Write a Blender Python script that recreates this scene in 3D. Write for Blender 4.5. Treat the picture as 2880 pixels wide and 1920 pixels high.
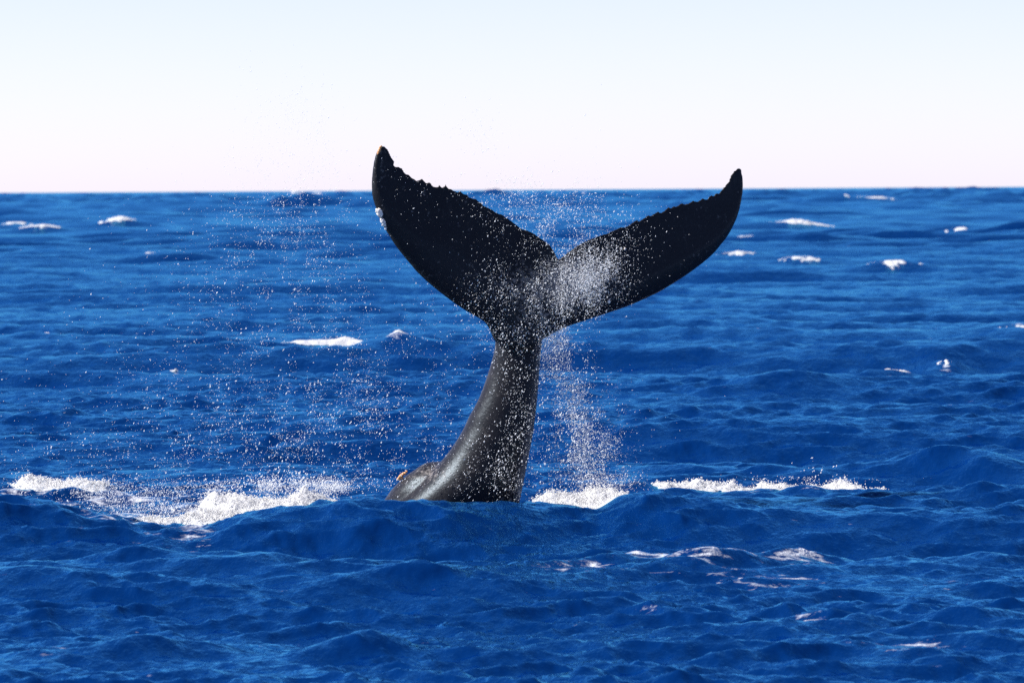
import bpy, bmesh, math, random
import numpy as np
from mathutils import Vector, Matrix
from mathutils.geometry import delaunay_2d_cdt

for o in list(bpy.data.objects):
    bpy.data.objects.remove(o, do_unlink=True)
SC = bpy.context.scene
COL = SC.collection
random.seed(7)
RNG = np.random.default_rng(11)

# ------------------------------------------------------------------ camera
CAM_H = 3.65                      # lens above mean sea level (standing on a boat)
WHALE_Y = 60.0                    # metres to the tail
FPX = 14897.0                     # focal length in pixels of the 2880 px wide photograph
PITCH = math.atan((960 - 531.5) / FPX)
ROLL = math.radians(0.34)
CAM = Vector((0, 0, CAM_H))
FWD = Vector((0, math.cos(PITCH), -math.sin(PITCH)))
UP0 = Vector((0, math.sin(PITCH), math.cos(PITCH)))
RIGHT = Vector((1, 0, 0)) * math.cos(ROLL) - UP0 * math.sin(ROLL)
UP = UP0 * math.cos(ROLL) + Vector((1, 0, 0)) * math.sin(ROLL)
cam_data = bpy.data.cameras.new('camera')
cam_data.sensor_width = 36.0
cam_data.lens = 36.0 * FPX / 2880.0
cam_data.clip_start = 0.5
cam_data.clip_end = 60000
cam_data.dof.use_dof = True
cam_data.dof.focus_distance = 59.3
cam_data.dof.aperture_fstop = 4.4
cam = bpy.data.objects.new('camera', cam_data)
COL.objects.link(cam)
cam.matrix_world = Matrix.Translation(CAM) @ Matrix((RIGHT, UP, -FWD)).transposed().to_4x4()
SC.camera = cam

# ------------------------------------------------------------------ daylight
SUN_ELEV = math.radians(42)
SUN_AZ = math.radians(-90)        # measured from the viewing direction (+Y), negative = to the left
sun_dir = Vector((math.sin(SUN_AZ) * math.cos(SUN_ELEV), math.cos(SUN_AZ) * math.cos(SUN_ELEV), math.sin(SUN_ELEV)))
world = bpy.data.worlds.new('World')
SC.world = world
world.use_nodes = True
wn = world.node_tree.nodes
wl = world.node_tree.links
wn.clear()
sky = wn.new('ShaderNodeTexSky')
sky.sky_type = 'NISHITA'
sky.sun_disc = False
sky.sun_elevation = SUN_ELEV
sky.sun_rotation = SUN_AZ
sky.altitude = 0
sky.air_density = 0.5
sky.dust_density = 0.3
sky.ozone_density = 0.5
bg = wn.new('ShaderNodeBackground')
bg.inputs['Strength'].default_value = 0.091
wo = wn.new('ShaderNodeOutputWorld')
wb = wn.new('ShaderNodeMix')       # white balance of the daylight, the same over the whole sky
wb.data_type = 'RGBA'; wb.blend_type = 'MULTIPLY'
wb.inputs[0].default_value = 1.0
wb.inputs[7].default_value = (1.13, 0.95, 1.10, 1)
wl.new(sky.outputs['Color'], wb.inputs[6])
wl.new(wb.outputs[2], bg.inputs['Color'])
wl.new(bg.outputs['Background'], wo.inputs['Surface'])
sun_data = bpy.data.lights.new('sun', 'SUN')
sun_data.energy = 4.8
sun_data.angle = math.radians(0.53)
sun_data.color = (1.0, 0.96, 0.90)
sun = bpy.data.objects.new('sun', sun_data)
COL.objects.link(sun)
sun.rotation_euler = sun_dir.to_track_quat('Z', 'Y').to_euler()
sun.location = sun_dir * 80

SC.view_settings.view_transform = 'Standard'
SC.view_settings.look = 'None'
SC.view_settings.exposure = 1.0
SC.view_settings.gamma = 1.0
SC.view_settings.use_curve_mapping = False
SC.cycles.max_bounces = 6
SC.cycles.sample_clamp_indirect = 2.0
SC.cycles.sample_clamp_direct = 6.0
SC.cycles.use_denoising = False   # keep the crisp ripples and drops

# ------------------------------------------------------------------ helpers
def P(px, py, y):
    """point of the place seen at photo pixel (px, py), y metres away"""
    d = FWD + RIGHT * ((px - 1440) / FPX) + UP * ((960 - py) / FPX)
    return CAM + d * (y / d.y)

def G(px, py, z=0.0):
    """the same on the level z"""
    d = FWD + RIGHT * ((px - 1440) / FPX) + UP * ((960 - py) / FPX)
    return CAM + d * ((z - CAM_H) / d.z)

S = 2880.0 / 2352.0               # zoom picture -> photo pixels

def smooth(a, b, x):
    t = np.clip((x - a) / (b - a), 0, 1)
    return t * t * (3 - 2 * t)

def _hash(ix, iy, iz, seed):
    h = (ix.astype(np.int64) * 374761393 + iy.astype(np.int64) * 668265263 + iz.astype(np.int64) * 2147483647 + seed * 974634777)
    h = (h ^ (h >> 13)) * 1274126177
    h = h & 0x7fffffff
    h = (h ^ (h >> 16)) & 0xffffff
    return h / float(0xffffff)

def vnoise(x, y, z=None, seed=0):
    """value noise -1..1"""
    if z is None:
        z = np.zeros_like(x)
    x0 = np.floor(x); y0 = np.floor(y); z0 = np.floor(z)
    fx = x - x0; fy = y - y0; fz = z - z0
    fx = fx * fx * fx * (fx * (fx * 6 - 15) + 10)
    fy = fy * fy * fy * (fy * (fy * 6 - 15) + 10)
    fz = fz * fz * fz * (fz * (fz * 6 - 15) + 10)
    out = 0
    for i in (0, 1):
        for j in (0, 1):
            for k in (0, 1):
                w = (fx if i else 1 - fx) * (fy if j else 1 - fy) * (fz if k else 1 - fz)
                out = out + w * _hash(x0 + i, y0 + j, z0 + k, seed)
    return out * 2 - 1

def fbm(x, y, z=None, oct=4, seed=0):
    o = 0; a = 0.5; f = 1.0
    for i in range(oct):
        o = o + a * vnoise(x * f, y * f, None if z is None else z * f, seed + i * 17)
        a *= 0.5; f *= 2.03
    return o

def mesh_obj(name, verts, faces, mat, parent=None, smooth_shade=True):
    me = bpy.data.meshes.new(name)
    v = np.asarray(verts, dtype=np.float32)
    f = np.asarray(faces, dtype=np.int32)
    n = f.shape[1]
    me.vertices.add(len(v)); me.vertices.foreach_set('co', v.ravel())
    me.loops.add(f.size); me.loops.foreach_set('vertex_index', f.ravel())
    me.polygons.add(len(f))
    me.polygons.foreach_set('loop_start', np.arange(0, f.size, n, dtype=np.int32))
    me.polygons.foreach_set('loop_total', np.full(len(f), n, dtype=np.int32))
    me.polygons.foreach_set('use_smooth', np.full(len(f), smooth_shade))
    me.update(calc_edges=True); me.validate()
    me.materials.append(mat)
    o = bpy.data.objects.new(name, me)
    COL.objects.link(o)
    if parent:
        o.parent = parent
    return o

def grid_faces(nr, nc, wrap=False):
    i = np.arange(nr - 1)[:, None]; j = np.arange(nc if wrap else nc - 1)[None, :]
    j2 = (j + 1) % nc
    return np.stack([i * nc + j, i * nc + j2, (i + 1) * nc + j2, (i + 1) * nc + j], -1).reshape(-1, 4)

def tag(o, label=None, cat=None, group=None, kind=None):
    if label: o['label'] = label
    if cat: o['category'] = cat
    if group: o['group'] = group
    if kind: o['kind'] = kind
    return o

# ------------------------------------------------------------------ materials
def new_mat(name):
    m = bpy.data.materials.new(name); m.use_nodes = True
    m.node_tree.nodes.clear()
    return m, m.node_tree.nodes, m.node_tree.links

def node(ns, t, **kw):
    n = ns.new(t)
    for k, v in kw.items():
        if k in n.inputs.keys():
            n.inputs[k].default_value = v
        else:
            setattr(n, k, v)
    return n

def water_material():
    m, n, l = new_mat('sea_water')
    geo = node(n, 'ShaderNodeNewGeometry')
    mp = node(n, 'ShaderNodeMapping'); mp.inputs['Scale'].default_value = (0.9, 0.42, 0.6)
    l.new(geo.outputs['Position'], mp.inputs['Vector'])
    n1 = node(n, 'ShaderNodeTexNoise', Scale=4.0, Detail=5.0, Roughness=0.6)
    n2 = node(n, 'ShaderNodeTexNoise', Scale=1.1, Detail=4.0, Roughness=0.6)
    n3 = node(n, 'ShaderNodeTexNoise', Scale=17.0, Detail=3.0, Roughness=0.6)
    for q in (n1, n2, n3):
        l.new(mp.outputs[0], q.inputs['Vector'])
    b2 = node(n, 'ShaderNodeBump', Strength=1.0, Distance=0.09)
    b3 = node(n, 'ShaderNodeBump', Strength=1.0, Distance=0.085)
    b1 = node(n, 'ShaderNodeBump', Strength=1.0, Distance=0.010)
    l.new(n2.outputs['Fac'], b2.inputs['Height'])
    l.new(n1.outputs['Fac'], b3.inputs['Height']); l.new(b2.outputs[0], b3.inputs['Normal'])
    l.new(n3.outputs['Fac'], b1.inputs['Height']); l.new(b3.outputs[0], b1.inputs['Normal'])
    fr = node(n, 'ShaderNodeFresnel', IOR=1.333)
    l.new(b1.outputs[0], fr.inputs['Normal'])
    dif = node(n, 'ShaderNodeBsdfDiffuse', Color=(0.0003, 0.0150, 0.084, 1))
    l.new(b2.outputs[0], dif.inputs['Normal'])
    glo = node(n, 'ShaderNodeBsdfGlossy', Color=(0.17, 0.70, 1.0, 1), Roughness=0.05)
    l.new(b1.outputs[0], glo.inputs['Normal'])
    mix = node(n, 'ShaderNodeMixShader')
    fm = node(n, 'ShaderNodeMath', operation='MINIMUM')      # waves too small to resolve hide each other at grazing view
    l.new(fr.outputs[0], fm.inputs[0]); fm.inputs[1].default_value = 0.56
    l.new(fm.outputs[0], mix.inputs[0]); l.new(dif.outputs[0], mix.inputs[1]); l.new(glo.outputs[0], mix.inputs[2])
    # lace of foam lying on the water, where the sea carries it
    at = node(n, 'ShaderNodeAttribute', attribute_name='foam')
    mf = node(n, 'ShaderNodeMapping'); mf.inputs['Scale'].default_value = (0.35, 0.55, 0.6)
    l.new(geo.outputs['Position'], mf.inputs['Vector'])
    nf = node(n, 'ShaderNodeTexNoise', Scale=7.0, Detail=8.0, Roughness=0.68, Distortion=0.35)
    l.new(mf.outputs[0], nf.inputs['Vector'])
    ad = node(n, 'ShaderNodeMath', operation='MULTIPLY_ADD')
    l.new(nf.outputs['Fac'], ad.inputs[0]); ad.inputs[1].default_value = 2.6
    l.new(at.outputs['Fac'], ad.inputs[2])
    rp = node(n, 'ShaderNodeMapRange')
    rp.inputs['From Min'].default_value = 1.80; rp.inputs['From Max'].default_value = 2.16
    rp.inputs['To Max'].default_value = 0.6
    l.new(ad.outputs[0], rp.inputs['Value'])
    fo = node(n, 'ShaderNodeBsdfDiffuse', Color=(0.78, 0.80, 0.84, 1))
    l.new(b1.outputs[0], fo.inputs['Normal'])
    mx = node(n, 'ShaderNodeMixShader')
    l.new(rp.outputs[0], mx.inputs[0]); l.new(mix.outputs[0], mx.inputs[1]); l.new(fo.outputs[0], mx.inputs[2])
    out = node(n, 'ShaderNodeOutputMaterial')
    l.new(mx.outputs[0], out.inputs['Surface'])
    return m

def foam_material(name, col=(0.88, 0.89, 0.9, 1), trans=0.35, bump=True):
    m, n, l = new_mat(name)
    dif = node(n, 'ShaderNodeBsdfDiffuse', Color=col)
    tr = node(n, 'ShaderNodeBsdfTranslucent', Color=col)
    if bump:
        geo = node(n, 'ShaderNodeNewGeometry')
        nz = node(n, 'ShaderNodeTexNoise', Scale=22.0, Detail=5.0, Roughness=0.7)
        l.new(geo.outputs['Position'], nz.inputs['Vector'])
        b = node(n, 'ShaderNodeBump', Strength=0.8, Distance=0.03)
        l.new(nz.outputs['Fac'], b.inputs['Height']); l.new(b.outputs[0], dif.inputs['Normal'])
    mix = node(n, 'ShaderNodeMixShader'); mix.inputs[0].default_value = trans
    l.new(dif.outputs[0], mix.inputs[1]); l.new(tr.outputs[0], mix.inputs[2])
    out = node(n, 'ShaderNodeOutputMaterial')
    l.new(mix.outputs[0], out.inputs['Surface'])
    return m

def whale_material():
    m, n, l = new_mat('whale_skin')
    geo = node(n, 'ShaderNodeNewGeometry')
    at = node(n, 'ShaderNodeAttribute', attribute_name='pale')
    n1 = node(n, 'ShaderNodeTexNoise', Scale=20.0, Detail=7.0, Roughness=0.72)
    l.new(geo.outputs['Position'], n1.inputs['Vector'])
    ad = node(n, 'ShaderNodeMath', operation='MULTIPLY_ADD')
    l.new(n1.outputs['Fac'], ad.inputs[0]); ad.inputs[1].default_value = 3.0
    l.new(at.outputs['Fac'], ad.inputs[2])
    rp = node(n, 'ShaderNodeMapRange')
    rp.inputs['From Min'].default_value = 1.80; rp.inputs['From Max'].default_value = 2.9
    l.new(ad.outputs[0], rp.inputs['Value'])
    mc = node(n, 'ShaderNodeMix', data_type='RGBA')
    mc.inputs[6].default_value = (0.0125, 0.0112, 0.0118, 1)
    mc.inputs[7].default_value = (0.36, 0.33, 0.31, 1)
    l.new(rp.outputs[0], mc.inputs[0])
    n2 = node(n, 'ShaderNodeTexNoise', Scale=30.0, Detail=4.0, Roughness=0.6)
    l.new(geo.outputs['Position'], n2.inputs['Vector'])
    b = node(n, 'ShaderNodeBump', Strength=0.3, Distance=0.012)
    l.new(n2.outputs['Fac'], b.inputs['Height'])
    # faint scratches across the skin
    ms = node(n, 'ShaderNodeMapping'); ms.inputs['Scale'].default_value = (30, 30, 2.5); ms.inputs['Rotation'].default_value = (0.2, 0.5, 0.3)
    l.new(geo.outputs['Position'], ms.inputs['Vector'])
    n3 = node(n, 'ShaderNodeTexNoise', Scale=1.0, Detail=3.0, Roughness=0.6)
    l.new(ms.outputs[0], n3.inputs['Vector'])
    n4 = node(n, 'ShaderNodeTexNoise', Scale=1.7, Detail=4.0, Roughness=0.6)
    l.new(geo.outputs['Position'], n4.inputs['Vector'])
    sm = node(n, 'ShaderNodeMath', operation='MULTIPLY')
    l.new(n3.outputs['Fac'], sm.inputs[0]); l.new(n4.outputs['Fac'], sm.inputs[1])
    sr = node(n, 'ShaderNodeMapRange')
    sr.inputs['From Min'].default_value = 0.30; sr.inputs['From Max'].default_value = 0.48; sr.inputs['To Max'].default_value = 0.25
    l.new(sm.outputs[0], sr.inputs['Value'])
    mc2 = node(n, 'ShaderNodeMix', data_type='RGBA')
    mc2.inputs[7].default_value = (0.085, 0.075, 0.07, 1)
    l.new(sr.outputs[0], mc2.inputs[0]); l.new(mc.outputs[2], mc2.inputs[6])
    rr = node(n, 'ShaderNodeMapRange'); rr.inputs['To Min'].default_value = 0.28; rr.inputs['To Max'].default_value = 0.46
    l.new(n1.outputs['Fac'], rr.inputs['Value'])
    p = node(n, 'ShaderNodeBsdfPrincipled')
    l.new(mc2.outputs[2], p.inputs['Base Color']); l.new(rr.outputs[0], p.inputs['Roughness'])
    l.new(b.outputs[0], p.inputs['Normal'])
    p.inputs['Specular Tint'].default_value = (0.6, 0.8, 1.0, 1)
    p.inputs['IOR'].default_value = 1.27
    out = node(n, 'ShaderNodeOutputMaterial')
    l.new(p.outputs[0], out.inputs['Surface'])
    return m

def rough_material(name, c1, c2, scale):
    m, n, l = new_mat(name)
    geo = node(n, 'ShaderNodeNewGeometry')
    nz = node(n, 'ShaderNodeTexNoise', Scale=scale, Detail=4.0)
    l.new(geo.outputs['Position'], nz.inputs['Vector'])
    mc = node(n, 'ShaderNodeMix', data_type='RGBA')
    mc.inputs[6].default_value = c1; mc.inputs[7].default_value = c2
    l.new(nz.outputs['Fac'], mc.inputs[0])
    p = node(n, 'ShaderNodeBsdfPrincipled', Roughness=0.55)
    l.new(mc.outputs[2], p.inputs['Base Color'])
    out = node(n, 'ShaderNodeOutputMaterial')
    l.new(p.outputs[0], out.inputs['Surface'])
    return m

M_WATER = water_material()
M_FOAM = foam_material('foam_white', (0.93, 0.93, 0.93, 1), 0.5)
M_DROP = foam_material('spray_drops', (0.95, 0.96, 0.97, 1), 0.45, False)
M_WHALE = whale_material()
M_BARN = rough_material('barnacle_shell', (0.85, 0.80, 0.74, 1), (0.55, 0.48, 0.42, 1), 60)
M_ORANGE = rough_material('orange_lumps', (0.75, 0.36, 0.12, 1), (0.6, 0.3, 0.14, 1), 40)  # orange lumps on the back; also the highlight painted at the fluke tip

# ------------------------------------------------------------------ the sea
def make_components():
    comps = []
    n = 250
    lam = np.exp(np.linspace(math.log(0.14), math.log(19.0), n))
    wind = math.radians(-97)                    # travelling towards the boat, a little to the left
    for i, L in enumerate(lam):
        L = L * math.exp(RNG.normal(0, 0.02))
        k = 2 * math.pi / L
        spread = 0.38 + 0.62 * float(smooth(0, 1, np.array(math.log(3.5 / L) / 1.8)))
        off = RNG.normal(0, spread)
        while abs(off) > 1.35: off = RNG.normal(0, spread)
        th = wind + off
        per_oct = n / math.log2(19.0 / 0.14)
        mss = 0.0046
        if L > 2.5: mss *= (2.5 / L) ** 0.6
        if L < 1.1: mss *= 5.2
        elif 1.1 <= L < 3.0: mss *= 1.35
        a = math.sqrt(2 * mss / per_oct) / k * math.sqrt(RNG.exponential(1.0) * 0.6 + 0.4)
        comps.append((L, k * math.cos(th), k * math.sin(th), math.cos(th), math.sin(th), a, RNG.uniform(0, 2 * math.pi)))
    for i in range(40):                         # long swell of the open sea, felt far out
        L = math.exp(RNG.uniform(math.log(19.0), math.log(130.0)))
        k = 2 * math.pi / L
        th = wind + RNG.normal(0, 0.5)
        a = math.sqrt(2 * 0.0105 / 14) / k * (1.0 if L < 45 else (45 / L) ** 1.3)
        comps.append((L, k * math.cos(th), k * math.sin(th), math.cos(th), math.sin(th), a, RNG.uniform(0, 2 * math.pi)))
    return comps

COMPS = make_components()

def row_factor(d):
    return np.where(d < 36, 0.02, np.where(d < 100, 0.00155, np.where(d < 400, 0.003, np.where(d < 6000, 0.005, 0.03))))

# crest of the swell in front of the tail: (zoom x, zoom y) of its top edge
CREST = [(-260, 1120), (-120, 1130), (0, 1147), (60, 1152), (130, 1170), (220, 1190), (330, 1208), (430, 1212), (500, 1202), (560, 1178), (640, 1166),
         (740, 1157), (800, 1143), (860, 1142), (930, 1149), (1010, 1148), (1100, 1155), (1190, 1162), (1290, 1170), (1370, 1182),
         (1430, 1156), (1480, 1142), (1560, 1146), (1640, 1158), (1720, 1166), (1800, 1172), (1900, 1176), (2050, 1178),
         (2200, 1172), (2352, 1168), (2600, 1172)]
YC = 57.0
_cp = [P(x * S, y * S, YC) for x, y in CREST]
CRX = np.array([p.x for p in _cp]); CRZ = np.array([p.z for p in _cp])

# short crests that carry whitecaps: zoom x, zoom y, zoom width, brightness
CAPS = [(788, 780, 228, 1.15), (912, 800, 70, 0.75), (455, 803, 70, .45), (405, 825, 22, .4), (100, 748, 30, .5), (2172, 816, 26, .9),
        (1838, 522, 88, .9), (1738, 550, 58, .9), (1702, 580, 70, .8), (1846, 598, 60, .9), (2045, 612, 75, .45), (2020, 470, 118, .8),
        (32, 518, 46, .5), (95, 530, 52, .5), (268, 520, 45, .3), (490, 540, 34, .7), (347, 580, 26, .5), (2255, 478, 70, .6),
        (2340, 735, 50, .8), (2052, 824, 60, .55), (2215, 535, 46, .45), (1410, 445, 60, .5), (690, 452, 60, .5), (2270, 440, 90, .6),
        (640, 462, 40, .5), (2160, 447, 70, .6), (520, 449, 60, .5), (2050, 445, 50, .4), (1880, 447, 60, .4), (160, 462, 50, .4), (1330, 455, 40, .4),
        (1330, 690, 60, .4)]
CAPW = []
for (x, y, w, br) in CAPS:
    g = G(x * S, y * S, 0.25)
    d = g.y
    CAPW.append((g.x, d, w * S / FPX * d, br))

# other single wave crests near the boat: zoom x, zoom y(top), zoom half width, height, depth sigma, slant (dy/dx)
RIDGES = [(1330, 1206, 330, 0.28, 0.9, 0.25), (2230, 1060, 190, 0.34, 1.1, -0.8), (1900, 1262, 420, 0.17, 0.7, 1.2), (330, 1462, 260, .15, .45, .8),
          (830, 1475, 130, .14, .4, .5), (1700, 1425, 260, .11, .5, .3), (1480, 1294, 190, .10, .45, 1.0), (2140, 1412, 260, .09, .45, -.4),
          (1800, 880, 170, .22, 1.2, .2), (2250, 1280, 330, .10, .6, 1.0), (90, 1350, 260, .10, .7, -.5), (560, 1330, 300, .08, .5, -.5), (1030, 1345, 260, .07, .4, .6)]
RW = []
for (x, y, hw, h, sg, sl) in RIDGES:
    g = G(x * S, y * S, h * 0.7)
    RW.append((g.x, g.y, hw * S / FPX * g.y, h, sg, sl))

def swell(X, Y):
    """the named waves: crest before the tail, its trough, whitecap crests"""
    ycr = YC + 0.45 * np.sin(X * 0.9 + 0.6) + 0.25 * np.sin(X * 2.1)
    zc = np.interp(X, CRX, CRZ)
    d = Y - ycr
    prof = np.where(d < 0, np.exp(-(d / 1.5) ** 2), np.exp(-(d / 1.9) ** 2))
    side = np.exp(-np.maximum(np.abs(X) - 9, 0) ** 2 / 20)
    z = (zc + 0.0) * prof * side
    z = z - 0.48 * np.exp(-((Y - 53.2 - 0.07 * X) / 1.8) ** 2) * side * (0.8 + 0.3 * np.sin(X * 0.5 + 1))
    for (x, y, hw, h, sg, sl) in RW:
        dy = Y - y - sl * (X - x)
        z = z + h * np.exp(-((X - x) / hw) ** 2) * np.exp(-(dy / sg) ** 2)
    for (x, y, w, b) in CAPW:
        sg = 0.55 + 0.004 * y
        dy = Y - y - 0.12 * (X - x)
        z = z + (0.15 + 0.0011 * min(y, 500) + 0.55 * float(smooth(250, 1000, np.array(y)))) * (.5 + .5 * b) * np.exp(-((X - x) / (1.0 * w + .4)) ** 2) * np.where(dy < 0, np.exp(-(dy / sg) ** 2), np.exp(-(dy / (1.8 * sg)) ** 2))
    return z

def calm(X, Y):
    """long chop is weak right at the crest before the tail"""
    return 1 - 0.72 * np.exp(-((Y - YC - 1.0) / 2.6) ** 2) * np.exp(-(np.maximum(np.abs(X) - 8, 0) / 5) ** 2)

COLSTEP = 0.00053

def sea(X, Y, spacing):
    dist = float(np.min(np.hypot(X, Y)))
    X = X.astype(np.float64); Y = Y.astype(np.float64)
    z = swell(X, Y); dx = np.zeros_like(X); dy = np.zeros_like(X)
    c = calm(X, Y)
    gust = np.clip(1.0 + 0.75 * fbm(X * 0.16, Y * 0.09, oct=3, seed=5), 0.3, 1.9)
    fine = np.clip(1.0 + 1.1 * fbm(X * 0.55, Y * 0.33, oct=2, seed=9), 0.3, 2.0)
    far = 1.0 + 1.2 * smooth(110, 420, Y) + 2.0 * smooth(400, 1500, Y)
    near = 0.58 + 0.42 * smooth(50, 75, Y)
    deep = smooth(350, 1500, Y)
    X32 = X.astype(np.float32); Y32 = Y.astype(np.float32)
    for (L, kx, ky, cx, cy, a, ph) in COMPS:
        w = float(smooth(2.2, 4.0, np.array(L / max(abs(cy) * spacing, abs(cx) * COLSTEP * dist))))
        if w <= 0.001:
            continue
        th = X32 * np.float32(kx) + Y32 * np.float32(ky) + np.float32(ph)
        if L >= 19.0 and not deep.any():
            continue
        A = a * w * (deep if L >= 19.0 else 1.0) * (near if L > 1.1 else 1.0) * (c if L > 1.2 else 1.0) * (gust if L > 0.9 else fine) * (far if 3.5 < L < 19.0 else 1.0)
        sn = np.sin(th); z = z + A * np.cos(th)
        q = 0.85
        dx -= q * cx * A * sn; dy -= q * cy * A * sn
    return X + dx, Y + dy, z

# drifting foam lace: zoom x, zoom y, half width px, half height px, strength
LACE = [(1460, 1296, 130, 16, .74), (1600, 1300, 180, 20, .76), (1850, 1290, 120, 14, .72), (1750, 1325, 140, 14, .66), (1330, 1318, 140, 7, .6), (1500, 1392, 50, 12, .5),
        (1900, 1262, 70, 7, .5), (300, 1425, 30, 10, .5), (1110, 1272, 90, 16, .6), (1230, 1280, 80, 10, .58), (2080, 1488, 130, 16, .62), (1880, 1405, 70, 10, .58), (620, 1290, 160, 8, .55), (1450, 1240, 120, 12, .52),
        (330, 1185, 170, 26, .7), (480, 1165, 140, 26, .75), (120, 1135, 160, 14, .7), (450, 1212, 90, 18, .66), (180, 1175, 120, 16, .55), (600, 1180, 90, 12, .6), (260, 1143, 280, 24, .6),
        (420, 1310, 160, 14, .44), (520, 1130, 200, 12, .45), (1330, 1150, 130, 20, .8), (1850, 1118, 160, 10, .42), (1560, 1260, 120, 14, .4), (1700, 1285, 300, 26, .44),
        (120, 1480, 70, 10, .42), (700, 1440, 60, 8, .45), (1000, 1435, 60, 8, .4), (60, 1160, 120, 10, .5), (2200, 1330, 120, 8, .4)]

def build_sea():
    d = [4.0]
    while d[-1] < 22000:
        d.append(d[-1] * (1 + float(row_factor(np.array(d[-1])))))
    d = np.array(d)
    inner = np.arange(-0.114, 0.11401, 0.00053)
    outer = [0.114]; st = 0.0006
    while outer[-1] < math.pi - 0.05:
        st = min(st * 1.22, 0.12); outer.append(outer[-1] + st)
    outer = np.array(outer[1:]); outer = outer[outer < math.pi - 0.03]
    ang = np.concatenate([-outer[::-1], inner, outer])
    nr, nc = len(d), len(ang)
    VX = np.empty((nr, nc), np.float32); VY = np.empty_like(VX); VZ = np.empty_like(VX)
    sa, ca = np.sin(ang), np.cos(ang)
    step = 40
    for i in range(0, nr, step):
        dd = d[i:i + step]
        X = dd[:, None] * sa[None, :]; Y = dd[:, None] * ca[None, :]
        sp = float(dd[0] * row_factor(dd[0]))
        if dd[0] < 36: sp = max(sp, 0.25)
        x, y, z = sea(X, Y, sp)
        far = smooth(9000, 15000, dd)[:, None]
        VX[i:i + step] = x; VY[i:i + step] = y; VZ[i:i + step] = z * (1 - far)
    v = np.stack([VX, VY, VZ], -1).reshape(-1, 3)
    o = mesh_obj('sea', v, grid_faces(nr, nc, wrap=True), M_WATER)
    # foam carried by the water
    foam = np.zeros(len(v), np.float32)
    X = v[:, 0]; Y = v[:, 1]
    for (x, y, hw, hh, s) in LACE:
        g = G(x * S, y * S, 0.05); g0 = G(x * S, (y - hh) * S, 0.05)
        sx = hw * S / FPX * g.y; sy = max(g0.y - g.y, 0.75); s *= 0.84
        sel = (np.abs(X - g.x) < 3 * sx) & (np.abs(Y - g.y) < 3 * sy)
        foam[sel] = np.maximum(foam[sel], s * np.exp(-((X[sel] - g.x) / sx) ** 2 - ((Y[sel] - g.y) / sy) ** 2))
    for (x, y, w, b) in CAPW:
        sel = (np.abs(X - x) < 2 * w) & (np.abs(Y - y) < 12)
        foam[sel] = np.maximum(foam[sel], (.3 + .3 * b) * np.exp(-((X[sel] - x) / (.5 * w)) ** 2 - ((Y[sel] - y) / (.5 + .004 * y)) ** 2))
    at = o.data.attributes.new('foam', 'FLOAT', 'POINT')
    at.data.foreach_set('value', foam)
    tag(o, 'deep blue choppy open sea reaching to the horizon', 'sea', kind='structure')
    return o

sea_obj = build_sea()

# ------------------------------------------------------------------ white water
TET_V = np.array([(1, 1, 1), (-1, -1, 1), (-1, 1, -1), (1, -1, -1)], float) * 0.8
TET_F = np.array([(0, 2, 1), (0, 1, 3), (0, 3, 2), (1, 2, 3)])

def foam_patch(name, x0, x1, y0, y1, height, res, seed, rough=0.05, ragged=0.0, lump=1.0, mat=M_FOAM, froth=0):
    """lumpy mass of foam lying on the sea: height(X, Y) is its thickness; below zero it sinks under the water"""
    nx = max(int((x1 - x0) / res), 12); ny = max(int((y1 - y0) / (res * 1.6)), 10)
    X, Y = np.meshgrid(np.linspace(x0, x1, nx), np.linspace(y0, y1, ny))
    d = math.hypot((x0 + x1) / 2, (y0 + y1) / 2)
    sx, sy, sz = sea(X, Y, float(d * row_factor(np.array(d))))
    h = height(X, Y)
    f = 1.0 / lump
    b1 = np.abs(fbm(X * 2.2 * f, Y * 2.2 * f, oct=5, seed=seed)) * 2
    b2 = np.abs(fbm(X * 9 * f, Y * 9 * f, oct=5, seed=seed + 3)) * 2
    t = h * (0.7 + 0.55 * b1) + rough * lump * (b2 - 0.4) * np.clip(h / (0.05 * lump), 0, 1) - 0.012 * lump
    t = t - ragged * lump * (0.5 + 0.9 * fbm(X * 2.0 * f, Y * .8 * f, oct=5, seed=seed + 30))
    edge = np.minimum(np.minimum(X - x0, x1 - X) / (x1 - x0), np.minimum(Y - y0, y1 - Y) / (y1 - y0))
    t = np.where(edge < 0.004, -0.3, t)
    oy = 0.05 * lump * fbm(X * 5 * f, sz * 5 * f + 3, Y * 5 * f, oct=3, seed=seed + 8)
    ox = 0.05 * lump * fbm(X * 5 * f + 9, sz * 5 * f, Y * 5 * f, oct=3, seed=seed + 9)
    v = np.stack([sx + ox, sy + oy, sz + np.maximum(t, -0.3)], -1)
    faces = grid_faces(ny, nx)
    tm = t.ravel()
    keep = (tm[faces] > -0.045 * lump).any(axis=1)
    faces = faces[keep]
    used = np.unique(faces)
    remap = np.zeros(nx * ny, np.int64); remap[used] = np.arange(len(used))
    fq = remap[faces]
    tv = v.reshape(-1, 3)[used]
    tri = np.concatenate([fq[:, [0, 1, 2]], fq[:, [0, 2, 3]]])
    if froth:
        rg = np.random.default_rng(seed)
        up = tm[used]
        cand = np.where(up > 0.01)[0]
        pick = rg.choice(cand, froth)
        c = tv[pick] + rg.normal(0, 1, (froth, 3)) * np.array([.03, .04, .012])
        c[:, 2] += rg.exponential(1.0, froth) * (0.003 + 0.07 * up[pick])
        r = np.clip(rg.lognormal(math.log(.0042), .5, froth), .002, .012)
        bv = (c[:, None, :] + TET_V[None] * r[:, None, None] * rg.uniform(.7, 1.35, (froth, 1, 3))).reshape(-1, 3)
        bf = (TET_F[None] + 4 * np.arange(froth)[:, None, None]).reshape(-1, 3) + len(tv)
        tv = np.concatenate([tv, bv]); tri = np.concatenate([tri, bf])
    return mesh_obj(name, tv, tri, mat)

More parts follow.
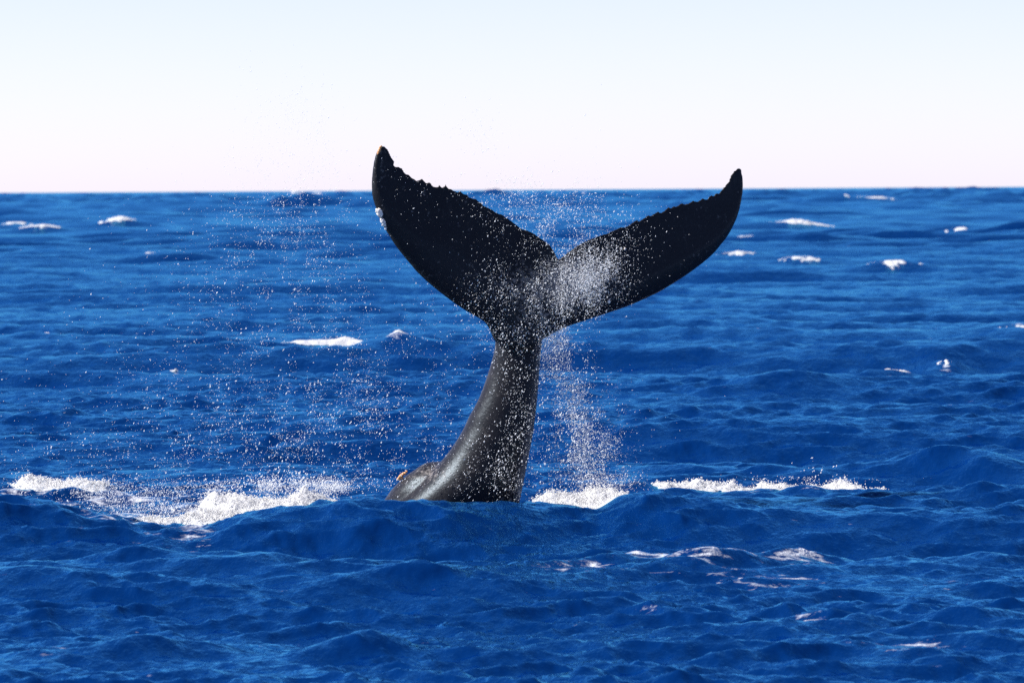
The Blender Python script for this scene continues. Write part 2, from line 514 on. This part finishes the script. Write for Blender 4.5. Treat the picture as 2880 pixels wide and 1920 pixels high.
def line_foam(name, pts, y0, depth, res, seed, lump=1.0, froth=5000):
    """white water with a given top edge: pts = (zoom x, zoom y of its top)"""
    w = [P(x * S, y * S, y0) for x, y in pts]
    wx = np.array([p.x for p in w]); wz = np.array([p.z for p in w])
    def height(X, Y):
        top = np.interp(X, wx, wz)
        _, _, sz = X, Y, swell(X, Y)
        prof = np.exp(-((Y - y0) / depth) ** 2)
        ends = smooth(wx[0] - .02, wx[0] + 0.3, X) * (1 - smooth(wx[-1] - 0.3, wx[-1] + .02, X))
        return np.maximum(top - sz, 0.02) * prof * ends * 0.9 - 0.03
    return foam_patch(name, wx[0] - .1, wx[-1] + .1, y0 - 2.2 * depth, y0 + 2.2 * depth, height, res, seed, lump=lump, froth=froth)

o = line_foam('white_water', [(430, 1150), (480, 1135), (540, 1122), (600, 1127), (650, 1128), (700, 1116), (740, 1127), (770, 1122), (795, 1118), (805, 1140)], 59.0, .75, .017, 21, froth=9000)
tag(o, 'large white splash of churned foam left of the whale, behind the wave crest', 'foam', kind='stuff')
o = line_foam('white_water', [(10, 1118), (60, 1108), (120, 1114), (180, 1104), (230, 1122), (290, 1134), (330, 1146)], 63.5, .6, .019, 22, froth=5000)
tag(o, 'low ragged line of foam far left of the whale', 'foam', kind='stuff')
o = line_foam('white_water', [(190, 1186), (300, 1182), (400, 1176), (470, 1166), (540, 1160), (600, 1165)], 58.3, .45, .017, 23, froth=5000)
tag(o, 'thin sheet of foam spilling along the hollow of the wave crest', 'foam', kind='stuff')
o = line_foam('white_water', [(1200, 1148), (1240, 1130), (1310, 1128), (1360, 1122), (1410, 1112), (1445, 1106), (1465, 1122)], 58.9, .6, .017, 24, froth=7000)
tag(o, 'smooth bright mound of foam right of the tail beneath the falling spray', 'foam', kind='stuff')
o = line_foam('white_water', [(1470, 1120), (1540, 1108), (1600, 1107), (1650, 1114), (1690, 1106), (1720, 1114), (1760, 1109), (1810, 1105), (1860, 1103), (1910, 1099), (1950, 1094), (1985, 1110), (2030, 1102), (2060, 1112)], 64.0, .5, .017, 25, froth=6000)
tag(o, 'broken line of foam along the crest right of the whale', 'foam', kind='stuff')

CAP_LABEL = {5: 'tiny bright fleck of foam on a small wavelet', 7: 'farther of the two whitecaps beside the right fluke outer edge', 8: 'nearer of the two whitecaps beside the right fluke outer edge',
             19: 'thin broken foam streak on the chop beside a tiny bright fleck'}
for i, (x, y, w, b) in enumerate(CAPW):
    sg = 0.25 + 0.0025 * y if y > 150 else (0.34 if i == 0 else 0.16)
    lump = max(0.35, w / 2.4)
    hh = 0.03 + 0.042 * w / 2.4 + (.04 if i == 0 else 0)
    def height(X, Y, x=x, y=y, w=w, sg=sg, hh=hh):
        dy = Y - y - 0.12 * (X - x) + 0.35 * sg
        return hh * (0.45 + 1.5 * np.clip(vnoise(X * 3.1 / w + i * 7.7, Y * 0.2 / sg, seed=i) + .25, 0, 1)) * np.exp(-(np.abs(X - x) / (0.43 * w)) ** 2.2 - (dy / sg) ** 2)
    c = foam_patch('whitecap', x - w, x + w, y - 2.2 * sg, y + 1.6 * sg, height, max(w / 48, .025), 100 + i, rough=.02, ragged=.085 * (1.5 - b), lump=lump, froth=0)
    if i == 0:
        tag(c, 'long bright whitecap on the sea just left of the tail stalk', 'whitecap', 'whitecaps on the open sea')
    elif i == 1:
        tag(c, 'short whitecap trailing the end of the long bright one', 'whitecap', 'whitecaps on the open sea')
    elif i in CAP_LABEL:
        tag(c, CAP_LABEL[i], 'whitecap', 'whitecaps on the open sea')
    elif y < 150:
        tag(c, 'faint small whitecap on the middle distance chop', 'whitecap', 'faint whitecaps in the middle distance')
    else:
        tag(c, 'small blurred whitecap far off on the open sea', 'whitecap', 'far whitecaps below the horizon')

# ------------------------------------------------------------------ the whale
def crop(pts, ox, oy, k):
    return [(ox + x * k, oy + y * k) for x, y in pts]
K1 = 660 / 1725.0; K2 = 660 / 1848.0; K3 = 800 / 2240.0
L_TRAIL = crop([(238, 128), (262, 130), (278, 148), (297, 160), (305, 185), (320, 215), (335, 238), (342, 250), (336, 274), (352, 284), (370, 281), (395, 298), (412, 325), (420, 333), (440, 338),
    (470, 365), (500, 383), (515, 382), (540, 368), (558, 386), (575, 403), (598, 394), (615, 420), (640, 432), (655, 434), (668, 414), (685, 437), (700, 430), (713, 406), (730, 437), (760, 450),
    (800, 472), (824, 456), (840, 480), (870, 487), (885, 504), (910, 515), (945, 524), (970, 547), (1000, 572), (1040, 590), (1070, 606), (1090, 622), (1110, 628), (1135, 637), (1155, 652),
    (1190, 675), (1230, 705), (1270, 738), (1300, 747), (1330, 755), (1380, 785), (1430, 820), (1470, 848), (1490, 868), (1510, 900), (1525, 930), (1545, 965)], 980, 360, K1)
L_LEAD = crop([(225, 138), (205, 175), (190, 225), (180, 280), (172, 350), (168, 420), (172, 490), (180, 525), (195, 575), (215, 630), (240, 690), (265, 740), (300, 795), (340, 860), (390, 925),
    (440, 985), (490, 1045), (545, 1100), (600, 1150), (660, 1200), (720, 1245), (780, 1290), (840, 1330), (900, 1368), (960, 1402), (1000, 1430), (1020, 1455), (1040, 1500), (1066, 1568)], 980, 360, K1)
R_TRAIL = crop([(240, 778), (280, 745), (320, 718), (360, 690), (410, 665), (470, 640), (530, 618), (580, 605), (620, 585), (660, 568), (690, 551), (720, 556), (750, 540), (790, 512), (815, 495),
    (830, 510), (860, 490), (905, 457), (920, 467), (950, 450), (985, 428), (1000, 442), (1030, 425), (1065, 394), (1080, 405), (1105, 389), (1125, 392), (1170, 363), (1190, 375), (1220, 368), (1260, 344), (1290, 355),
    (1330, 326), (1365, 338), (1400, 296), (1415, 311), (1440, 282), (1460, 291), (1480, 262), (1505, 235), (1530, 205), (1545, 170), (1560, 140), (1575, 118), (1590, 108), (1605, 92), (1625, 87), (1640, 100)], 1500, 440, K2)
R_LEAD = crop([(1648, 150), (1653, 200), (1652, 250), (1648, 300), (1640, 350), (1628, 410), (1610, 470), (1585, 530), (1555, 590), (1520, 645), (1480, 695), (1440, 745), (1390, 795), (1330, 845), (1270, 890),
    (1200, 940), (1130, 985), (1050, 1035), (970, 1080), (890, 1118), (800, 1158), (700, 1198), (600, 1235), (500, 1270), (420, 1298), (340, 1325), (260, 1352), (190, 1385), (130, 1418), (60, 1455)], 1500, 440, K2)
root = [(1500, 985), (1440, 985)]
outline = L_TRAIL + R_TRAIL + R_LEAD + root + L_LEAD[::-1]

def dist_poly(px, py, poly, closed):
    p = np.array(poly); a = p if closed else p[:-1]
    b = np.roll(p, -1, 0) if closed else p[1:]
    best = np.full(len(px), 1e9)
    for (ax, ay), (bx, by) in zip(a, b):
        vx, vy = bx - ax, by - ay
        t = np.clip(((px - ax) * vx + (py - ay) * vy) / (vx * vx + vy * vy + 1e-9), 0, 1)
        best = np.minimum(best, np.hypot(px - ax - t * vx, py - ay - t * vy))
    return best

def inside(px, py, poly):
    p = np.array(poly); r = np.zeros(len(px), bool)
    for (x0, y0), (x1, y1) in zip(p, np.roll(p, -1, 0)):
        c = ((y0 > py) != (y1 > py)) & (px < (x1 - x0) * (py - y0) / (y1 - y0 + 1e-12) + x0)
        r ^= c
    return r

MPP = WHALE_Y / FPX               # metres per photo pixel at the tail

def fluke_y(px, py):
    """mid-sheet of the flukes: turned so that the right lobe is farther, lobes curling back at the tips"""
    u = (px - 1560) * MPP
    v = (980 - py) * MPP
    return WHALE_Y + 0.42 * u + 0.10 * v + 0.045 * u * u - 0.12 * np.exp(-(u / 0.5) ** 2)

def build_whale():
    step = 4.0
    gx, gy = np.meshgrid(np.arange(1030, 2100, step), np.arange(400, 990, step * 0.9))
    gx = gx.ravel() + RNG.uniform(-.6, .6, gx.size); gy = gy.ravel() + RNG.uniform(-.6, .6, gy.size)
    ins = inside(gx, gy, outline)
    gx, gy = gx[ins], gy[ins]
    far = dist_poly(gx, gy, outline, True) > 2.6
    gx, gy = gx[far], gy[far]
    n0 = len(outline)
    coords = [Vector(p) for p in outline] + [Vector((float(a), float(b))) for a, b in zip(gx, gy)]
    edges = [(i, (i + 1) % n0) for i in range(n0)]
    vo, eo, fo, ov, oe, of = delaunay_2d_cdt(coords, edges, [], 1, 1e-5)
    pv = np.array([(v.x, v.y) for v in vo])
    px, py = pv[:, 0], pv[:, 1]
    lead = np.minimum(dist_poly(px, py, L_LEAD, False), dist_poly(px, py, R_LEAD, False)) * MPP
    trail = dist_poly(px, py, L_TRAIL + R_TRAIL, False) * MPP
    alld = dist_poly(px, py, outline, True) * MPP
    s = np.clip(lead / 0.30, 0, 1)
    t = np.minimum(0.105 * np.sqrt(1 - (1 - s) ** 2), 0.010 + 0.11 * trail / 0.75)
    uu = np.abs(px - 1560) * MPP
    t = t * (1.15 - 0.25 * np.clip(uu / 2.1, 0, 1))
    t = np.where(alld < 1e-4, 0.0, np.maximum(t, 0.006))
    t = t + 0.006 * fbm(px * MPP * 3, py * MPP * 3, oct=3, seed=4) * np.clip(alld / 0.1, 0, 1)
    ymid = fluke_y(px, py)
    n = len(pv)
    A = [P(px[i], py[i], ymid[i]) for i in range(n)]
    # thickness along the sheet normal
    nrm = Vector((0.36, -0.92, 0.10)).normalized()
    front = [A[i] + nrm * float(t[i]) for i in range(n)]
    back = [A[i] - nrm * float(t[i]) for i in range(n)]
    bm = bmesh.new()
    fv = [bm.verts.new(p) for p in front]
    bnd = alld < 1e-4
    bv = [fv[i] if bnd[i] else bm.verts.new(back[i]) for i in range(n)]
    for f in fo:
        if len(f) != 3: continue
        try:
            bm.faces.new([fv[i] for i in f])
            bm.faces.new([bv[i] for i in reversed(f)])
        except ValueError:
            pass

    # tail stalk: rings (left edge px, right edge px, row px, depth / width, centre depth offset, keel direction deg, keel amount)
    def tube(rings, seg=56):
        rs = []
        for (xl, xr, y, dep, yo, kd, ka) in rings:
            c = P((xl + xr) / 2, y, WHALE_Y + yo)
            w = (xr - xl) / 2 * MPP
            row = []
            for k in range(seg):
                a = 2 * math.pi * k / seg
                da = (a - math.radians(kd) + math.pi) % (2 * math.pi) - math.pi
                r = 1 + ka * math.exp(-(da / 0.30) ** 2)
                row.append(bm.verts.new((c.x + w * math.cos(a), c.y + dep * math.sin(a) * r, c.z)))
            rs.append(row)
        for r0, r1 in zip(rs, rs[1:]):
            for k in range(seg):
                bm.faces.new((r0[k], r0[(k + 1) % seg], r1[(k + 1) % seg], r1[k]))
        bm.faces.new(list(reversed(rs[0]))); bm.faces.new(rs[-1])
    ey = lambda y: 900 + y * K3
    ex = lambda x: 1040 + x * K3
    st = [  # left, right, row in the crop of the stalk
        (60, 1190, 1900, .62, .35), (100, 1175, 1640, .60, .25), (190, 1180, 1450, .58, .2), (290, 1196, 1370, .56, .16), (385, 1212, 1290, .53, .12), (470, 1228, 1205, .50, .10), (555, 1246, 1115, .46, .08), (625, 1262, 1030, .43, .06), (690, 1280, 935, .40, .04),
        (742, 1294, 845, .37, .03), (780, 1305, 760, .345, .02), (820, 1314, 690, .325, .01), (860, 1322, 615, .30, 0), (895, 1330, 525, .28, 0), (930, 1338, 420, .26, 0), (960, 1345, 320, .24, -.01), (980, 1352, 240, .225, -.02), (986, 1358, 180, .21, -.03),
        (985, 1366, 120, .20, -.04), (985, 1372, 50, .185, -.05), (995, 1380, -30, .17, -.06), (1020, 1390, -130, .155, -.07), (1090, 1420, -250, .13, -.07), (1200, 1455, -340, .105, -.06), (1340, 1482, -420, .06, -.04)]
    rings = []
    for i, (xl, xr, y, dep, yo) in enumerate(st):
        f = min(max((1370 - y) / 1700.0, 0), 1)
        rings.append((ex(xl), ex(xr), ey(y), dep, yo, -35 - 35 * f, 0.10 + 0.12 * f))
    tube(rings)
    # the back running away under water to the left, with its hump
    hump = []
    for (xl, xr, y, dep, yo) in [(-150, 900, 1800, .6, .55), (-20, 900, 1600, .6, .5), (128, 850, 1388, .5, .45), (158, 830, 1342, .48, .42), (198, 800, 1300, .45, .40), (248, 780, 1252, .42, .38), (288, 760, 1216, .38, .36), (338, 740, 1188, .33, .34), (385, 730, 1152, .26, .34), (425, 700, 1126, .17, .34), (480, 660, 1113, .08, .34)]:
        hump.append((ex(xl), ex(xr), ey(y), dep, yo, 180, 0.0))
    tube(hump)
    bmesh.ops.recalc_face_normals(bm, faces=bm.faces)
    me = bpy.data.meshes.new('body'); bm.to_mesh(me); bm.free()
    tmp = bpy.data.objects.new('body', me); COL.objects.link(tmp)
    md = tmp.modifiers.new('r', 'REMESH'); md.mode = 'VOXEL'; md.voxel_size = 0.0125; md.adaptivity = 0
    dg = bpy.context.evaluated_depsgraph_get(); dg.update()
    me2 = bpy.data.meshes.new_from_object(tmp.evaluated_get(dg))
    bpy.data.objects.remove(tmp, do_unlink=True)
    # soften the joints, keep the ragged rear edge of the flukes crisp
    nv = len(me2.vertices)
    co = np.empty(nv * 3); me2.vertices.foreach_get('co', co); co = co.reshape(-1, 3)
    ed = np.empty(len(me2.edges) * 2, np.int32); me2.edges.foreach_get('vertices', ed); ed = ed.reshape(-1, 2)
    # photo pixel of each vertex (to place pigment, painted mist and highlight, and the soft zone)
    rel = co - np.array(CAM)
    dep = rel @ np.array(FWD)
    vx = 1440 + FPX * (rel @ np.array(RIGHT)) / dep; vy = 960 - FPX * (rel @ np.array(UP)) / dep
    edge = dist_poly(vx, vy, L_TRAIL + R_TRAIL, False)
    softw = np.clip((edge - 4) / 25, 0.04, 1)
    deg = np.bincount(ed.ravel(), minlength=nv)[:, None]
    core = smooth(350, 60, np.hypot((vx - 1540), (vy - 900))) if False else np.clip(1 - np.hypot(vx - 1540, (vy - 930) * .8) / 230, 0, 1)
    low = np.clip((vy - 1180) / 80, 0, 1)
    for it in range(60):
        acc = np.zeros_like(co)
        for k in range(3):
            acc[:, k] = np.bincount(ed[:, 0], co[ed[:, 1], k], nv) + np.bincount(ed[:, 1], co[ed[:, 0], k], nv)
        w = softw if it < 5 else (np.clip(core * 2, 0, 1) * (edge > 30) + low * .6)
        co = co + 0.5 * np.clip(w, 0, 1)[:, None] * (acc / deg - co)
    me2.vertices.foreach_set('co', co.ravel())
    me2.polygons.foreach_set('use_smooth', np.full(len(me2.polygons), True))
    me2.update()
    def blob(x, y, sx, sy, ang=0):
        c, s = math.cos(ang), math.sin(ang)
        u = (vx - x) * c + (vy - y) * s; v = -(vx - x) * s + (vy - y) * c
        return np.exp(-(u / sx) ** 2 - (v / sy) ** 2)
    pale = 0.85 * blob(1625, 790, 95, 75, -0.4) + 0.30 * blob(1500, 815, 110, 70) + 0.2 * blob(1480, 900, 70, 60) + .15 * blob(1450, 780, 160, 70)  # pale skin patches, also painting in the lit spray mist at the fluke roots
    pale += 0.30 * np.exp(-((vx - np.interp(vy, [900, 1420], [1530, 1462])) / 13) ** 2) * (vy > 880)
    pale += 0.34 * blob(1445, 1380, 40, 70) + 0.05 * smooth(1000, 1300, vy) + 0.42 * blob(1200, 1330, 50, 30)
    pale += 0.22 * blob(1075, 480, 14, 110, 0.12)  # highlight along the left leading edge, put into the skin colour
    at = me2.attributes.new('pale', 'FLOAT', 'POINT'); at.data.foreach_set('value', pale.astype(np.float32))
    me2.materials.clear(); me2.materials.append(M_WHALE)
    base = P(1340, 1420, WHALE_Y + .1)
    emp = bpy.data.objects.new('whale', None); COL.objects.link(emp)
    emp.location = (base.x, base.y, 0)
    body = bpy.data.objects.new('tail', me2); COL.objects.link(body)
    body.parent = emp; body.matrix_parent_inverse = Matrix.Translation(emp.location).inverted()
    tag(emp, 'black wet whale tail raised out of the sea with both flukes spread', 'whale')
    tag(body, 'tail stalk and wide flukes with ragged rear edge')
    # barnacles and small orange lumps; those at the tip stand in for a highlight
    def lump_cluster(name, spots, mat, seed, label=None):
        rg = np.random.default_rng(seed)
        b = bmesh.new()
        for (x, y, yoff, r) in spots:
            p = P(x, y, float(fluke_y(np.array(x), np.array(y))) + yoff if y < 1000 else WHALE_Y + yoff)
            g = bmesh.ops.create_icosphere(b, subdivisions=2, radius=r * 1.25)
            for v in g['verts']:
                q = v.co.normalized()
                k = 1 + 0.35 * math.sin(q.x * 7 + x) * math.sin(q.z * 6 + y)
                v.co = Vector((v.co.x * k, v.co.y * 0.7, v.co.z * k * 1.15)) + p
        m = bpy.data.meshes.new(name); b.to_mesh(m); b.free()
        m.polygons.foreach_set('use_smooth', np.full(len(m.polygons), True))
        m.materials.append(mat)
        ob = bpy.data.objects.new(name, m); COL.objects.link(ob); ob.parent = emp
        ob.matrix_parent_inverse = Matrix.Translation(emp.location).inverted()
        if label: ob['label'] = label
        return ob
    c1 = [(980 + x * K1, 360 + y * K1, -.03, r) for x, y, r in [(212, 606, .018), (222, 614, .024), (234, 618, .026), (226, 632, .022), (243, 632, .022), (232, 600, .016), (240, 645, .014)]]
    lump_cluster('barnacle_and_highlight_lumps', c1, M_BARN, 1, 'white barnacle patch on the outer edge of the left fluke')
    c2 = [(980 + x * K1, 360 + y * K1, -.03, r) for x, y, r in [(244, 676, .016), (252, 686, .022), (262, 694, .020), (258, 706, .018), (268, 712, .014), (274, 740, .012)]]
    lump_cluster('barnacle_and_highlight_lumps', c2, M_BARN, 2)
    c3 = [(980 + x * K1, 360 + y * K1, -.015, r) for x, y, r in [(232, 146, .012), (228, 160, .014), (222, 174, .013), (240, 138, .011), (216, 190, .010)]]
    lump_cluster('barnacle_and_highlight_lumps', c3, M_ORANGE, 3)  # added orange lumps standing in for the warm highlight on the left tip
    for (x, y, r) in [(595, 1143, .016), (722, 730, .011)]:
        lump_cluster('barnacle', [(1500 + x * K2, 440 + y * K2, -.12, r)], M_BARN, 4)
    c5 = [(ex(x), ey(y), .30, r) for x, y, r in [(220, 1252, .012), (232, 1240, .015), (246, 1226, .017), (262, 1214, .016), (278, 1204, .013), (290, 1192, .010), (236, 1252, .012), (254, 1240, .014)]]
    lump_cluster('orange_lumps', c5, M_ORANGE, 5, 'small orange lumps low on the back')  # cluster of small lumps in mottled orange
    return emp

build_whale()

# ------------------------------------------------------------------ spray
OCT_V = np.array([(1, 0, 0), (-1, 0, 0), (0, 1, 0), (0, -1, 0), (0, 0, 1), (0, 0, -1)], float)
OCT_F = np.array([(0, 2, 4), (2, 1, 4), (1, 3, 4), (3, 0, 4), (2, 0, 5), (1, 2, 5), (3, 1, 5), (0, 3, 5)])

def drops(name, blobs, label, seed):
    """blobs: (zoom x, zoom y, sd x, sd y, slant px/px, count, depth, depth sd, mean radius m, clumping)"""
    rg = np.random.default_rng(seed)
    VV = []; FF = []; k = 0
    fw, ri, up, cm = (np.array(q) for q in (FWD, RIGHT, UP, CAM))
    for (x, y, sx, sy, sl, n, dy, ds, r, cl) in blobs:
        n = int(n)
        v = rg.normal(0, 1, n) * sy
        u = rg.normal(0, 1, n) * sx + sl * v
        keep = fbm((u + x) / 38, (v + y) / 60, oct=4, seed=seed) * cl > rg.uniform(-.55, .25, n)
        u, v = u[keep], v[keep]; n = len(u)
        yy = WHALE_Y + dy + rg.normal(0, ds, n)
        rr = np.clip(r * np.exp(rg.normal(0, 0.5, n)), .0009, .0075)
        d = fw + ri * (((x + u) * S - 1440) / FPX)[:, None] + up * ((960 - (y + v) * S) / FPX)[:, None]
        c = cm + d * (yy / d[:, 1])[:, None]
        ok = c[:, 2] > 0.05
        c, rr = c[ok], rr[ok]; n = len(c)
        a = rg.normal(0.5, .35, n); st = rg.uniform(1.0, 2.9, n)
        small = rr < .0042
        for sel, V0, F0 in ((small, TET_V, TET_F), (~small, OCT_V, OCT_F)):
            m = int(sel.sum())
            if not m: continue
            o = V0[None] * rr[sel][:, None, None]
            o[:, :, 2] *= st[sel][:, None]; o[:, :, 0] *= 0.8
            ca, sa = np.cos(a[sel])[:, None], np.sin(a[sel])[:, None]
            q = np.stack([o[:, :, 0] * ca + o[:, :, 2] * sa, o[:, :, 1], -o[:, :, 0] * sa + o[:, :, 2] * ca], -1) + c[sel][:, None, :]
            VV.append(q.reshape(-1, 3)); FF.append((F0[None] + len(V0) * np.arange(m)[:, None, None]).reshape(-1, 3) + k)
            k += m * len(V0)
    o = mesh_obj(name, np.concatenate(VV), np.concatenate(FF), M_DROP)
    tag(o, label, 'spray', kind='stuff')
    return o

drops('water_spray', [(660, 540, 90, 100, -.1, 4200, -.2, .8, .0018, 1.3), (800, 860, 140, 140, .2, 4200, -.2, .8, .0019, 1.2), (620, 960, 290, 90, 0, 4000, -.2, .8, .0020, 1.2),
                      (450, 1060, 280, 45, 0, 2200, -.3, .8, .0022, 1.2), (820, 1040, 110, 60, 0, 1000, -.3, .6, .0032, 1), (560, 740, 190, 150, 0, 2600, -.2, .8, .0017, 1.2), (760, 950, 180, 110, 0, 260, -.3, .6, .0045, .6)],
      'fine cloud of droplets hanging over the sea left of the tail', 1)
drops('water_spray', [(1230, 490, 90, 45, .2, 3200, -.1, .5, .0021, 1.2), (1330, 520, 80, 50, 0, 1800, -.1, .5, .0021, 1), (1180, 450, 60, 25, 0, 500, -.1, .5, .0020, 1)],
      'droplets in the gap between the two flukes', 2)
drops('water_spray', [(1330, 650, 55, 45, -.35, 7500, -.55, .12, .0021, 1), (1345, 630, 32, 38, -.3, 5000, -.55, .12, .0020, .8), (1210, 680, 80, 50, -.2, 4500, -.55, .12, .0019, 1.2), (1190, 760, 40, 70, 0, 1500, -.55, .12, .0022, 1),
                      (1190, 960, 36, 130, -.15, 1700, -.7, .12, .0021, 1), (1120, 1080, 65, 40, 0, 900, -.85, .12, .0022, 1), (1170, 980, 50, 120, -.15, 180, -.7, .12, .0042, .5), (940, 440, 30, 50, .3, 110, -.6, .2, .0024, 1), (1400, 560, 60, 30, -.3, 260, -.5, .1, .0020, 1)],
      'droplets scattered in front of the fluke roots and the tail stalk', 3)
drops('water_spray', [(1290, 830, 26, 60, .25, 3400, -.1, .3, .0026, 1.2), (1322, 950, 38, 80, .25, 5200, -.1, .35, .0027, 1.2), (1360, 1050, 44, 50, .2, 4200, -.1, .35, .0026, 1.2), (1330, 960, 75, 90, .2, 1200, -.1, .35, .0024, 1), (1340, 1000, 50, 90, .2, 420, -.1, .3, .0048, .5),
                      (1290, 1090, 55, 40, 0, 700, -.1, .3, .0028, 1), (1268, 770, 20, 25, 0, 900, -.1, .3, .0026, 1)],
      'curtain of white droplets falling right of the tail stalk', 4)
drops('water_spray', [(680, 285, 60, 55, 0, 700, 0, .6, .0019, 1), (1095, 300, 40, 35, 0, 260, 0, .6, .0017, 1), (1330, 350, 60, 90, 0, 12, 0, .6, .003, .5), (590, 150, 25, 30, 0, 16, 0, .6, .0025, .5), (650, 390, 70, 35, 0, 500, 0, .6, .0018, 1)],
      'thin mist of tiny droplets against the pale sky', 5)
drops('water_spray', [(640, 1114, 100, 10, 0, 3200, -1.2, .5, .0026, 1.2), (760, 1114, 35, 11, 0, 1800, -1.2, .4, .0028, 1.2), (400, 1172, 120, 16, .1, 4500, -1.2, .5, .0024, 1.2), (250, 1130, 130, 15, .1, 3500, 1.0, .8, .0024, 1.2),
                      (1390, 1108, 45, 12, 0, 1200, -.6, .3, .0024, 1.2), (1860, 1100, 80, 5, 0, 300, 4.0, .3, .0026, 1.2), (690, 1098, 60, 14, 0, 160, -1.2, .4, .0048, .5), (1880, 1075, 40, 12, 0, 24, 4.3, .3, .006, .4)],
      'splashing droplets leaping off the white foam at the waterline', 6)
